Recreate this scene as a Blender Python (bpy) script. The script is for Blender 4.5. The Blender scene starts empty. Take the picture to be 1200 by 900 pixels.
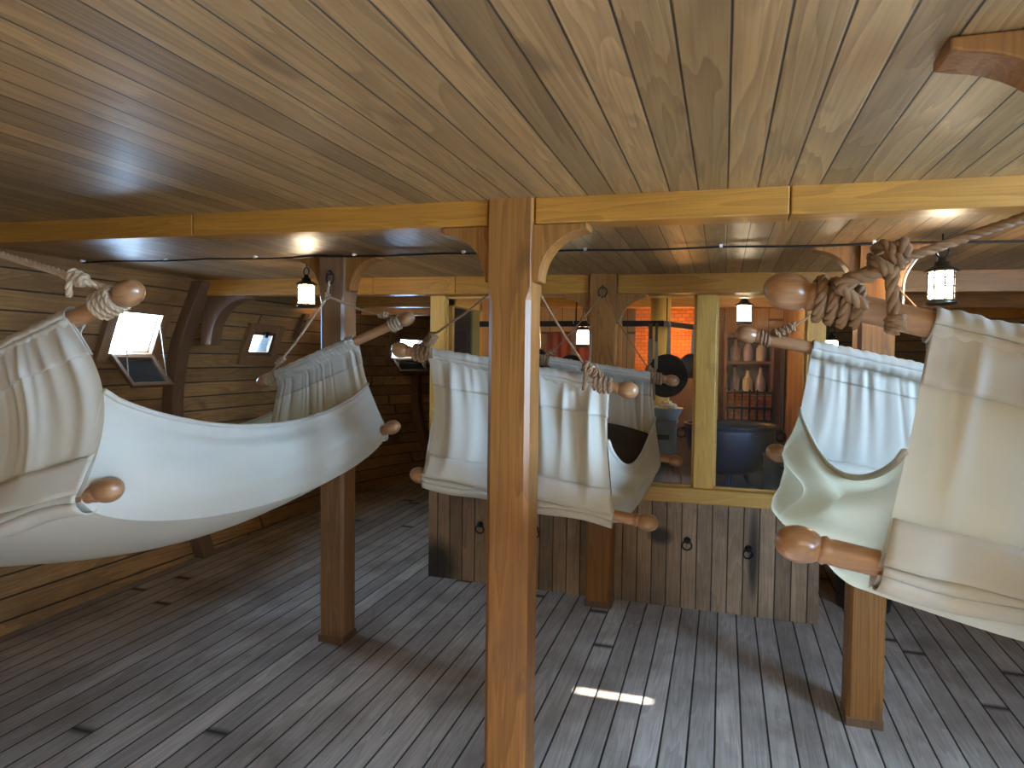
import bpy, math, random
from mathutils import Vector as V, Matrix
random.seed(7)
C = bpy.context.scene.collection
PI = math.pi

# ------------------------------------------------------------------ camera
F = 806.0; ROLL = 0.0125; CH = 1.45
yc = V(((848-600)/F, (423-450)/F, 1.0)).normalized()
up = V((1, ROLL, 0)).cross(yc).normalized()
if up.y > 0: up = -up
xc = yc.cross(up)
AX = (xc, yc, up)                                   # world axes in camera axes
def w_of(v): return V((xc.dot(v), yc.dot(v), up.dot(v)))
cam = bpy.data.cameras.new('camera'); co = bpy.data.objects.new('camera', cam); C.objects.link(co)
r_, u_, b_ = w_of(V((1,0,0))), w_of(V((0,-1,0))), w_of(V((0,0,-1)))
co.matrix_world = Matrix(((r_.x,u_.x,b_.x,0),(r_.y,u_.y,b_.y,0),(r_.z,u_.z,b_.z,CH),(0,0,0,1)))
cam.sensor_width = 36; cam.lens = F/1200*36; cam.clip_start = 0.05
S = bpy.context.scene; S.camera = co
S.view_settings.view_transform = 'Standard'; S.view_settings.look = 'None'
S.view_settings.gamma = 1; S.view_settings.use_curve_mapping = False
S.view_settings.exposure = 1.28
S.cycles.max_bounces = 8; S.cycles.diffuse_bounces = 5; S.cycles.sample_clamp_indirect = 6.0
S.cycles.transparent_max_bounces = 12; S.cycles.caustics_reflective = False; S.cycles.caustics_refractive = False

def ray(px, py): return w_of(V(((px-600)/F, (py-450)/F, 1.0)))
def atY(px, py, Y): d = ray(px, py)*1.0; return d*(Y/d.y) + V((0,0,CH))     # a pixel's point at depth Y
def atX(px, py, X): d = ray(px, py); return d*(X/d.x) + V((0,0,CH))

# ------------------------------------------------------------------ sky, sun, daylight portals
W = bpy.data.worlds.new('sky'); S.world = W; W.use_nodes = True
bg = W.node_tree.nodes['Background']; bg.inputs[0].default_value = (0.43, 0.68, 1.0, 1); bg.inputs[1].default_value = 36.0
sun = bpy.data.lights.new('sun', 'SUN'); sun.energy = 20; sun.angle = math.radians(0.6); sun.color = (1, .95, .86)
so = bpy.data.objects.new('sun', sun); C.objects.link(so)
so.rotation_euler = V((-2.70, -0.08, -1.53)).to_track_quat('-Z', 'Y').to_euler()
def portal(loc, direction, sx, sy):
    l = bpy.data.lights.new('daylight_portal', 'AREA'); l.shape = 'RECTANGLE'; l.size = sx; l.size_y = sy
    l.cycles.is_portal = True
    o = bpy.data.objects.new('daylight_portal', l); C.objects.link(o); o.location = loc
    o.rotation_euler = V(direction).to_track_quat('-Z', 'Y').to_euler()
LANTERN = 38.0

# ------------------------------------------------------------------ helpers
def tag(o, label=None, cat=None, group=None, kind=None):
    if label: o['label'] = label
    if cat: o['category'] = cat
    if group: o['group'] = group
    if kind: o['kind'] = kind
    return o
ORG = {}
def thing(name, loc, label=None, cat=None, group=None, kind=None):
    o = bpy.data.objects.new(name, None); C.objects.link(o); o.location = loc; o.empty_display_size = .05
    ORG[o.name] = V(loc)
    return tag(o, label, cat, group, kind)
class MB:
    def __init__(s): s.v = []; s.f = []; s.sm = []
    def add(s, vs, fs, smooth=False):
        n = len(s.v); s.v += [V(p) for p in vs]; s.f += [[i+n for i in f] for f in fs]; s.sm += [smooth]*len(fs); return s
    def box(s, a, b):
        (x0,y0,z0),(x1,y1,z1) = a, b
        return s.add([(x0,y0,z0),(x1,y0,z0),(x1,y1,z0),(x0,y1,z0),(x0,y0,z1),(x1,y0,z1),(x1,y1,z1),(x0,y1,z1)],
            [(0,3,2,1),(4,5,6,7),(0,1,5,4),(1,2,6,5),(2,3,7,6),(3,0,4,7)])
    def obox(s, c, e1, e2, e3, h1, h2, h3):
        c = V(c); p = []
        for k in (-1,1):
            for i,j in ((-1,-1),(1,-1),(1,1),(-1,1)): p.append(c+e1*(i*h1)+e2*(j*h2)+e3*(k*h3))
        return s.add(p, [(0,3,2,1),(4,5,6,7),(0,1,5,4),(1,2,6,5),(2,3,7,6),(3,0,4,7)])
    def prism(s, poly, off):                       # poly: list of points, off: extrusion vector
        n = len(poly); off = V(off); a = [V(p) for p in poly]; b = [p+off for p in a]
        return s.add(a+b, [list(range(n-1,-1,-1)), list(range(n,2*n))]+[(i,(i+1)%n,n+(i+1)%n,n+i) for i in range(n)])
    def tube(s, pts, r, n=8, closed=False, smooth=True, cap=True):
        pts = [V(p) for p in pts]; m = len(pts); rr = r if isinstance(r, (list, tuple)) else [r]*m
        vs = []; fs = []; prev = None
        for i in range(m):
            a = pts[(i-1)%m] if (closed or i > 0) else pts[i]; b = pts[(i+1)%m] if (closed or i < m-1) else pts[i]
            t = (b-a).normalized()
            if prev is None:
                nn = t.orthogonal().normalized()
            else:
                nn = prev - t*prev.dot(t)
                nn = nn.normalized() if nn.length > 1e-6 else t.orthogonal().normalized()
            prev = nn; bb = t.cross(nn)
            for k in range(n):
                a_ = 2*PI*k/n; vs.append(pts[i] + (nn*math.cos(a_)+bb*math.sin(a_))*rr[i])
        for i in range(m if closed else m-1):
            for k in range(n):
                j = (i+1)%m; fs.append((i*n+k, i*n+(k+1)%n, j*n+(k+1)%n, j*n+k))
        if not closed and cap: fs.append(list(range(n-1,-1,-1))); fs.append([(m-1)*n+k for k in range(n)])
        return s.add(vs, fs, smooth)
    def lathe(s, p, axis, prof, n=24, smooth=True, cap=True):    # prof: (distance along axis, radius)
        p = V(p); a = V(axis).normalized(); e = a.orthogonal().normalized(); f = a.cross(e); vs = []; fs = []
        for d, r in prof:
            for k in range(n):
                t = 2*PI*k/n; vs.append(p + a*d + (e*math.cos(t)+f*math.sin(t))*r)
        for i in range(len(prof)-1):
            for k in range(n): fs.append((i*n+k, i*n+(k+1)%n, (i+1)*n+(k+1)%n, (i+1)*n+k))
        s.add(vs, fs, smooth)
        if cap:
            m = len(vs); base = len(s.v)-m
            s.f.append([base+k for k in range(n-1,-1,-1)]); s.f.append([base+m-n+k for k in range(n)]); s.sm += [False, False]
        return s
    def sheet(s, fn, nu, nv, smooth=True):
        vs = [fn(i/nu, j/nv) for j in range(nv+1) for i in range(nu+1)]
        fs = [(j*(nu+1)+i, j*(nu+1)+i+1, (j+1)*(nu+1)+i+1, (j+1)*(nu+1)+i) for j in range(nv) for i in range(nu)]
        return s.add(vs, fs, smooth)
    def build(s, name, mat, parent=None, bevel=0, solid=0, local=False):
        me = bpy.data.meshes.new(name)
        root = parent
        while root is not None and root.parent is not None: root = root.parent
        o0 = V((0,0,0)) if (parent is None or local) else ORG.get(root.name, V((0,0,0)))
        me.from_pydata([p-o0 for p in s.v], [], s.f); me.update()
        for p, q in zip(me.polygons, s.sm): p.use_smooth = q
        me.materials.append(mat)
        o = bpy.data.objects.new(name, me); C.objects.link(o)
        if parent is not None: o.parent = parent
        if solid:
            m = o.modifiers.new('thickness', 'SOLIDIFY'); m.thickness = abs(solid); m.offset = 1 if solid > 0 else -1
        if bevel:
            m = o.modifiers.new('bevel', 'BEVEL'); m.width = bevel; m.segments = 2; m.limit_method = 'ANGLE'; m.angle_limit = math.radians(40)
        return o
def kids(o): return [c for c in bpy.data.objects if c.parent == o]
def copy_tree(o, parent=None):
    c = o.copy(); C.objects.link(c)
    if parent is not None: c.parent = parent
    for ch in kids(o): copy_tree(ch, c)
    return c
def lerp(a, b, t): return a + (b-a)*t
def smooth_path(P, n=8):                            # Catmull-Rom through the points
    P = [V(p) for p in P]; Q = [P[0]*2-P[1]] + P + [P[-1]*2-P[-2]]; out = []
    for i in range(1, len(Q)-2):
        for k in range(n):
            t = k/n; a,b,c,d = Q[i-1],Q[i],Q[i+1],Q[i+2]
            out.append(0.5*((2*b)+(c-a)*t+(2*a-5*b+4*c-d)*t*t+(3*b-3*c+d-a)*t**3))
    out.append(P[-1]); return out
def resample(P, step):
    out = [P[0].copy()]; acc = 0
    for a, b in zip(P, P[1:]):
        L = (b-a).length; t = step-acc
        while t <= L and L > 0: out.append(a+(b-a)*(t/L)); t += step
        acc = (acc+L) % step if L else acc
    if (out[-1]-P[-1]).length > step*.3: out.append(P[-1].copy())
    return out
def rope(mb, P, r, lay=6.0):                        # three twisted strands
    P = resample([V(p) for p in P], r*0.9); m = len(P); prev = None; fr = []
    for i in range(m):
        t = (P[min(i+1,m-1)]-P[max(i-1,0)]).normalized()
        nn = t.orthogonal().normalized() if prev is None else (prev-t*prev.dot(t)).normalized()
        prev = nn; fr.append((nn, t.cross(nn)))
    for k in range(3):
        Q = []
        for i in range(m):
            a = 2*PI*k/3 + i*0.9/lay*2*PI; Q.append(P[i]+(fr[i][0]*math.cos(a)+fr[i][1]*math.sin(a))*r*.5)
        mb.tube(Q, r*.56, 6)
def coil(c, axis, r, turns, pitch, ph=0.0, n=14):
    axis = V(axis).normalized(); e = axis.orthogonal().normalized(); f = axis.cross(e)
    m = int(turns*n); return [V(c)+axis*(pitch*(i/n-turns/2))+(e*math.cos(2*PI*i/n+ph)+f*math.sin(2*PI*i/n+ph))*r for i in range(m+1)]
def ring(c, normal, R, n=24):
    a = V(normal).normalized(); e = a.orthogonal().normalized(); f = a.cross(e)
    return [V(c)+(e*math.cos(2*PI*i/n)+f*math.sin(2*PI*i/n))*R for i in range(n)]

# ------------------------------------------------------------------ materials
def new_mat(name):
    m = bpy.data.materials.new(name); m.use_nodes = True
    return m, m.node_tree.nodes, m.node_tree.links, m.node_tree.nodes['Principled BSDF']
def mth(nt, op, a, b=None):
    n = nt.nodes.new('ShaderNodeMath'); n.operation = op
    for i, x in enumerate((a, b)):
        if x is None: continue
        if isinstance(x, (int, float)): n.inputs[i].default_value = x
        else: nt.links.new(x, n.inputs[i])
    return n.outputs[0]
def mixc(nt, fac, a, b, mode='MIX'):
    n = nt.nodes.new('ShaderNodeMix'); n.data_type = 'RGBA'; n.blend_type = mode
    for i, x in ((0, fac), (6, a), (7, b)):
        if isinstance(x, (int, float)): n.inputs[i].default_value = x
        elif isinstance(x, tuple): n.inputs[i].default_value = (*x, 1)
        else: nt.links.new(x, n.inputs[i])
    return n.outputs[2]
def ramp(nt, x, stops):
    n = nt.nodes.new('ShaderNodeValToRGB'); e = n.color_ramp.elements
    while len(e) < len(stops): e.new(.5)
    for q, (p, c) in zip(e, stops): q.position = p; q.color = (*c, 1) if isinstance(c, tuple) else (c, c, c, 1)
    nt.links.new(x, n.inputs[0]); return n.outputs[0]
def noise(nt, vec, scale, detail=4, rough=.55, dist=0):
    n = nt.nodes.new('ShaderNodeTexNoise'); n.inputs['Scale'].default_value = scale; n.inputs['Detail'].default_value = detail
    n.inputs['Roughness'].default_value = rough; n.inputs['Distortion'].default_value = dist
    nt.links.new(vec, n.inputs['Vector']); return n.outputs[0]
def comb(nt, *xyz):
    n = nt.nodes.new('ShaderNodeCombineXYZ')
    for i, x in enumerate(xyz):
        if isinstance(x, (int, float)): n.inputs[i].default_value = x
        else: nt.links.new(x, n.inputs[i])
    return n.outputs[0]
def grain(nt, al, ac, th, seed, c1, c2, c3, knots=True):
    """wood figure from a long coordinate, an across coordinate and a third one"""
    so_ = mth(nt, 'MULTIPLY', seed, 37.0)
    v = comb(nt, mth(nt, 'ADD', mth(nt, 'MULTIPLY', al, .55), so_), mth(nt, 'MULTIPLY', ac, 7.0), mth(nt, 'ADD', mth(nt, 'MULTIPLY', th, 7.0), so_))
    n1 = noise(nt, v, 1.1, 3, .5, .6)
    rings = mth(nt, 'FRACT', mth(nt, 'MULTIPLY', n1, 11.0))
    rings = ramp(nt, rings, [(0, 0.0), (.75, .75), (.95, 1.0), (1, 0.1)])
    v2 = comb(nt, mth(nt, 'MULTIPLY', al, 4.0), mth(nt, 'MULTIPLY', ac, 160.0), mth(nt, 'MULTIPLY', th, 160.0))
    fine = noise(nt, v2, 1.0, 3, .6)
    col = mixc(nt, mth(nt, 'MULTIPLY', rings, .75), c1, c2)
    col = mixc(nt, ramp(nt, fine, [(.45, 0.0), (.8, .55)]), col, c3)
    if knots:
        vk = comb(nt, mth(nt, 'ADD', mth(nt, 'MULTIPLY', al, 2.2), so_), mth(nt, 'MULTIPLY', ac, 5.0), th)
        k = noise(nt, vk, 1.6, 2, .5)
        col = mixc(nt, ramp(nt, k, [(.66, 0.0), (.76, .7)]), col, c3)
    return col, rings, fine
def planks(name, along, across, width, length, c1, c2, c3, gap, gapw=.035, rough=.45, bump=.25, var=.35, coat=0.0, stain=None, spec=.5, marks=(), knots=True):
    m, N, L, B = new_mat(name); nt = m.node_tree
    tc = N.new('ShaderNodeTexCoord'); sp = N.new('ShaderNodeSeparateXYZ'); L.new(tc.outputs['Object'], sp.inputs[0])
    al, ac = sp.outputs[along], sp.outputs[across]; th = sp.outputs[3-along-across]
    q = mth(nt, 'DIVIDE', ac, width); idx = mth(nt, 'FLOOR', q); fr = mth(nt, 'FRACT', q)
    wn = N.new('ShaderNodeTexWhiteNoise'); wn.noise_dimensions = '1D'; L.new(idx, wn.inputs['W'])
    lp = mth(nt, 'ADD', mth(nt, 'DIVIDE', al, length), mth(nt, 'MULTIPLY', wn.outputs[0], 7.0))
    li = mth(nt, 'FLOOR', lp); lf = mth(nt, 'FRACT', lp)
    wn2 = N.new('ShaderNodeTexWhiteNoise'); wn2.noise_dimensions = '2D'; L.new(comb(nt, idx, li, 0), wn2.inputs[0])
    rnd = wn2.outputs[0]
    col, rings, fine = grain(nt, al, ac, th, rnd, c1, c2, c3, knots)
    br = mth(nt, 'ADD', 1-var/2, mth(nt, 'MULTIPLY', rnd, var))
    hs = N.new('ShaderNodeHueSaturation'); L.new(col, hs.inputs['Color']); L.new(br, hs.inputs['Value'])
    hs.inputs['Saturation'].default_value = 1.0; col = hs.outputs[0]
    big = noise(nt, comb(nt, mth(nt, 'MULTIPLY', al, .8), ac, th), 2.3, 5, .6)
    if stain: col = mixc(nt, ramp(nt, big, [(.42, 0.0), (.72, .8)]), col, stain)
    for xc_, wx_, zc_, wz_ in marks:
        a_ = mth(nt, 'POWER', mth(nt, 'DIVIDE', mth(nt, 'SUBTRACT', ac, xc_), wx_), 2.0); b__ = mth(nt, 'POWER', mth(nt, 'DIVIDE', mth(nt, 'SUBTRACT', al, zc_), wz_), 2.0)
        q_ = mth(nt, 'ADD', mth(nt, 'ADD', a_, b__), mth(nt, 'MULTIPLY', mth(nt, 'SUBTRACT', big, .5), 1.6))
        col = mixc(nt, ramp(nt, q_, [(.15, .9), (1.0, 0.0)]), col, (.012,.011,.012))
    d = mth(nt, 'ABSOLUTE', mth(nt, 'SUBTRACT', fr, .5))
    g1 = ramp(nt, d, [(.5-gapw, 0.0), (.5-gapw*.35, 1.0)])
    d2 = mth(nt, 'ABSOLUTE', mth(nt, 'SUBTRACT', lf, .5))
    g2 = ramp(nt, d2, [(.5-.003, 0.0), (.5-.0012, 1.0)])
    g = mth(nt, 'MAXIMUM', g1, g2)
    col = mixc(nt, g, col, gap); L.new(col, B.inputs['Base Color'])
    B.inputs['Specular IOR Level'].default_value = spec
    rr = mth(nt, 'ADD', rough-.08, mth(nt, 'MULTIPLY', big, .2)); L.new(rr, B.inputs['Roughness'])
    bp = N.new('ShaderNodeBump'); bp.inputs['Strength'].default_value = bump; bp.inputs['Distance'].default_value = .01
    h = mth(nt, 'SUBTRACT', mth(nt, 'ADD', mth(nt, 'MULTIPLY', rings, .06), mth(nt, 'MULTIPLY', fine, .05)), g)
    h = mth(nt, 'ADD', h, mth(nt, 'MULTIPLY', rnd, .25))
    L.new(h, bp.inputs['Height']); L.new(bp.outputs[0], B.inputs['Normal'])
    B.inputs['Coat Weight'].default_value = coat; B.inputs['Coat Roughness'].default_value = .3
    return m
def timber(name, axis, c1, c2, c3, rough=.42, bump=.12, dirt=None, coat=0.0):
    m, N, L, B = new_mat(name); nt = m.node_tree
    tc = N.new('ShaderNodeTexCoord'); sp = N.new('ShaderNodeSeparateXYZ'); L.new(tc.outputs['Object'], sp.inputs[0])
    oi = N.new('ShaderNodeObjectInfo')
    o = [0,1,2]; o.remove(axis)
    col, rings, fine = grain(nt, sp.outputs[axis], sp.outputs[o[0]], sp.outputs[o[1]], oi.outputs['Random'], c1, c2, c3)
    if dirt:
        big = noise(nt, tc.outputs['Object'], 2.0, 5, .6); col = mixc(nt, ramp(nt, big, [(.45, 0.0), (.75, .8)]), col, dirt)
    L.new(col, B.inputs['Base Color']); B.inputs['Roughness'].default_value = rough
    bp = N.new('ShaderNodeBump'); bp.inputs['Strength'].default_value = bump; bp.inputs['Distance'].default_value = .004
    L.new(mth(nt, 'ADD', rings, fine), bp.inputs['Height']); L.new(bp.outputs[0], B.inputs['Normal'])
    B.inputs['Coat Weight'].default_value = coat; B.inputs['Coat Roughness'].default_value = .25
    return m
def plain(name, c, rough=.5, metal=0.0, var=.25, scale=14, bump=0.0):
    m, N, L, B = new_mat(name); nt = m.node_tree
    tc = N.new('ShaderNodeTexCoord'); n = noise(nt, tc.outputs['Object'], scale, 4, .6)
    L.new(mixc(nt, n, tuple(x*(1-var) for x in c), tuple(min(1, x*(1+var)) for x in c)), B.inputs['Base Color'])
    B.inputs['Roughness'].default_value = rough; B.inputs['Metallic'].default_value = metal
    if bump:
        bp = N.new('ShaderNodeBump'); bp.inputs['Strength'].default_value = bump; bp.inputs['Distance'].default_value = .003
        L.new(n, bp.inputs['Height']); L.new(bp.outputs[0], B.inputs['Normal'])
    return m
def cloth_mat(name, c, trans=.35):
    m, N, L, B = new_mat(name); nt = m.node_tree
    tc = N.new('ShaderNodeTexCoord'); n = noise(nt, tc.outputs['Object'], 3.0, 4, .6)
    n2 = noise(nt, tc.outputs['Object'], 420, 2, .5)
    col = mixc(nt, n, tuple(x*.9 for x in c), tuple(min(1, x*1.06) for x in c))
    L.new(col, B.inputs['Base Color']); B.inputs['Roughness'].default_value = .85
    B.inputs['Specular IOR Level'].default_value = .2
    bp = N.new('ShaderNodeBump'); bp.inputs['Strength'].default_value = .12; bp.inputs['Distance'].default_value = .002
    L.new(n2, bp.inputs['Height']); L.new(bp.outputs[0], B.inputs['Normal'])
    t = N.new('ShaderNodeBsdfTranslucent'); L.new(mixc(nt, 1.0, col, (1, .93, .72), 'MULTIPLY'), t.inputs[0])
    mx = N.new('ShaderNodeMixShader'); mx.inputs[0].default_value = trans
    L.new(B.outputs[0], mx.inputs[1]); L.new(t.outputs[0], mx.inputs[2]); L.new(mx.outputs[0], N['Material Output'].inputs[0])
    return m
def glass_mat(name, dust=.04):
    m, N, L, B = new_mat(name); nt = m.node_tree
    tr = N.new('ShaderNodeBsdfTransparent'); tr.inputs[0].default_value = (.95, .97, .96, 1)
    gl = N.new('ShaderNodeBsdfGlossy'); gl.inputs['Roughness'].default_value = .02
    df = N.new('ShaderNodeBsdfDiffuse'); df.inputs[0].default_value = (.8, .8, .8, 1)
    fr = N.new('ShaderNodeFresnel'); fr.inputs[0].default_value = 1.22
    mx = N.new('ShaderNodeMixShader'); L.new(fr.outputs[0], mx.inputs[0]); L.new(tr.outputs[0], mx.inputs[1]); L.new(gl.outputs[0], mx.inputs[2])
    m2 = N.new('ShaderNodeMixShader')
    tc = N.new('ShaderNodeTexCoord'); n = noise(nt, tc.outputs['Object'], 3.0, 5, .65)
    L.new(mth(nt, 'MULTIPLY', n, dust*2), m2.inputs[0]); L.new(mx.outputs[0], m2.inputs[1]); L.new(df.outputs[0], m2.inputs[2])
    L.new(m2.outputs[0], N['Material Output'].inputs[0]); return m
def emit(name, c, s):
    m, N, L, B = new_mat(name); B.inputs['Base Color'].default_value = (*c, 1); B.inputs['Emission Color'].default_value = (*c, 1)
    B.inputs['Emission Strength'].default_value = s; return m

M_floor = planks('worn grey deck planks', 1, 0, .0975, 9.0, (.44,.39,.35), (.30,.26,.23), (.16,.13,.11), (.010,.008,.007), .05, .74, .5, .5, stain=(.14,.105,.08), spec=.25, knots=False)
M_ceil = planks('varnished ceiling planks', 1, 0, .077, 70.0, (.37,.23,.10), (.21,.12,.046), (.11,.06,.025), (.02,.012,.007), .04, .46, .28, .6, .15)
M_hull = planks('varnished hull planks', 1, 2, .104, 4.7, (.40,.225,.085), (.20,.105,.04), (.10,.05,.022), (.015,.008,.005), .06, .42, .4, .55, .15, stain=(.11,.06,.028))
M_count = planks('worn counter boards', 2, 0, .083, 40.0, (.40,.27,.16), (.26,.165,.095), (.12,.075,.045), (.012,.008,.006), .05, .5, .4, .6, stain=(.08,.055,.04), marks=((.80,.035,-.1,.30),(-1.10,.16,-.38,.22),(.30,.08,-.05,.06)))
M_panel = planks('honey panel boards', 2, 0, .11, 4.0, (.52,.32,.13), (.42,.24,.09), (.26,.13,.05), (.08,.04,.02), .03, .45, .3, .3)
M_panely = planks('honey side boards', 2, 1, .11, 4.0, (.52,.32,.13), (.42,.24,.09), (.26,.13,.05), (.08,.04,.02), .03, .45, .3, .3)
M_beam = timber('yellow pine beam', 0, (.46,.205,.03), (.31,.13,.018), (.18,.07,.013))
M_post = timber('orange varnished fir post', 2, (.31,.128,.027), (.18,.068,.014), (.095,.036,.01))
M_pine = timber('pale yellow pine', 2, (.64,.37,.08), (.52,.29,.055), (.36,.19,.035))
M_pinex = timber('pale yellow pine rail', 0, (.60,.35,.085), (.48,.26,.055), (.33,.17,.04))
M_dark = timber('dark weathered oak', 2, (.16,.085,.04), (.11,.055,.028), (.06,.03,.016))
M_old = timber('weathered left post', 2, (.30,.16,.07), (.19,.095,.045), (.08,.04,.022), dirt=(.07,.04,.03))
M_pole = timber('turned fir pole', 0, (.36,.185,.085), (.28,.135,.06), (.19,.09,.04), .35, .05)
M_knob = timber('polished knob', 0, (.35,.18,.08), (.26,.125,.055), (.15,.07,.032), .28, .04, coat=.3)
M_cloth = cloth_mat('cream canvas', (.64,.615,.54))
M_hem = cloth_mat('doubled canvas hem', (.53,.50,.435), .12)
M_blanket = cloth_mat('dark wool blanket', (.055,.045,.035), .02)
M_rope = plain('brown hemp rope', (.23,.135,.07), .9, 0, .35, 60, .3)
M_pale = plain('pale cotton rope', (.38,.28,.18), .9, 0, .3, 60, .3)
M_iron = plain('black iron', (.025,.024,.024), .45, .6, .3, 20)
M_glass = glass_mat('old window glass', .005)
M_port = glass_mat('gunport glass', .02)
M_white = plain('white cord', (.75,.73,.68), .7)
M_globe = emit('lit lantern glass', (1.0, .80, .55), LANTERN)

# ------------------------------------------------------------------ shell
MID = -.62
def fz(x, y): return CH - 1.5 + .0236*y - .011*x
def cz(x): return CH + .475 - .011*(x+.6)
X0, X1, Y0, Y1 = -3.75, 2.5, -1.7, 8.6
m = MB(); m.sheet(lambda a, b: V((lerp(X0,X1,a), lerp(Y0,Y1,b), fz(lerp(X0,X1,a), lerp(Y0,Y1,b)))), 6, 10, False)
m.build('floor', M_floor, solid=-.05)['kind'] = 'structure'
# ceiling with an added, unseen hatch behind the camera that lets daylight in
HX0, HX1, HY0, HY1 = .15, 1.55, -1.4, -.3
xs = [X0, HX0, HX1, X1]; ys = [Y0, HY0, HY1, Y1]; m = MB()
for i in range(3):
    for j in range(3):
        if i == 1 and j == 1: continue
        a, b, c, d = xs[i], xs[i+1], ys[j], ys[j+1]
        m.add([(a,c,cz(a)),(a,d,cz(a)),(b,d,cz(b)),(b,c,cz(b))], [(0,1,2,3)])
m.build('ceiling', M_ceil, solid=-.06)['kind'] = 'structure'
m = MB(); h = .55; t = .05; zc = cz(-.6)
for a, b in (((HX0-t,HY0-t),(HX0,HY1+t)), ((HX1,HY0-t),(HX1+t,HY1+t)), ((HX0,HY0-t),(HX1,HY0)), ((HX0,HY1),(HX1,HY1+t))):
    m.box((*a, zc+.07), (*b, zc+h))
tag(m.build('trim_1', M_panel), kind='structure')
portal((.85, -.85, zc+h), (0,0,-1), 1.4, 1.1)

PROF = [(.62,-3.36),(.5,-3.40),(.38,-3.45),(.26,-3.51),(.19,-3.54),(.1,-3.58),(0,-3.61),(-.15,-3.64),(-.3,-3.66),(-.5,-3.655),(-.7,-3.62),(-.9,-3.56),(-1.1,-3.49),(-1.3,-3.42),(-1.5,-3.35)]
def hx(z):                                          # half profile of the hull, z above the eye line
    for (z1,x1),(z0,x0) in zip(PROF, PROF[1:]):
        if z0 <= z <= z1: return lerp(x0, x1, (z-z0)/(z1-z0))
    return PROF[0][1] if z > 0 else PROF[-1][1]
def hs(y): return .28*max(0, (y-5.5)/1.3)**2
def hull(y, z): return V((hx(z)+hs(y), y, z+CH))
def hullr(y, z): p = hull(y, z); return V((2*MID-p.x, p.y, p.z))
LWIN = [(3.28,3.61,.01,.26), (4.56,4.86,0,.19), (6.62,7.00,0,.19)]
RWIN = [(.45,1.8,-.2,.38), (2.93,2.985,0,.22), (-1.2,-.3,-.1,.35)]  # unseen right-side openings, sized for the daylight and sun streak they let in
def hull_wall(name, fn, wins):
    ys = sorted(set([Y0+.02*0, Y1] + [w[0] for w in wins] + [w[1] for w in wins] + [i*.5 for i in range(-3, 17)]+[Y0]))
    zs = sorted(set([p[0] for p in PROF] + [w[2] for w in wins] + [w[3] for w in wins])); m = MB()
    idx = {}
    for i, y in enumerate(ys):
        for j, z in enumerate(zs): idx[i,j] = len(m.v); m.v.append(fn(y, z))
    for i in range(len(ys)-1):
        for j in range(len(zs)-1):
            a, b = (ys[i]+ys[i+1])/2, (zs[j]+zs[j+1])/2
            if any(w[0] < a < w[1] and w[2] < b < w[3] for w in wins): continue
            f = [idx[i,j], idx[i+1,j], idx[i+1,j+1], idx[i,j+1]]
            m.f.append(f if fn is hullr else f[::-1]); m.sm.append(False)
    o = m.build(name, M_hull, solid=.14); o['kind'] = 'structure'; return o
hull_wall('wall_left', hull, LWIN)
hull_wall('wall_right', hullr, RWIN)
for nm, y in (('wall_back', Y0), ('wall_front', Y1)):
    m = MB(); m.box((X0-.1, y-.05, -.2), (X1+.1, y, 2.2) if y < 0 else (X1+.1, y+.05, 2.2))
    if y > 0: m = MB(); m.box((X0-.1, y, -.2), (X1+.1, y+.05, 2.2))
    tag(m.build(nm, M_panel), kind='structure')
for w in RWIN:
    c = hullr((w[0]+w[1])/2, (w[2]+w[3])/2)
    portal(c+V((.06,0,0)), (-1,0,-.15), w[3]-w[2]+.02, w[1]-w[0]) if w[1]-w[0] > .1 else None
for w in LWIN:
    c = hull((w[0]+w[1])/2, (w[2]+w[3])/2); portal(c+V((-.06,0,0)), (1,0,-.1), w[3]-w[2]+.02, w[1]-w[0])

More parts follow.
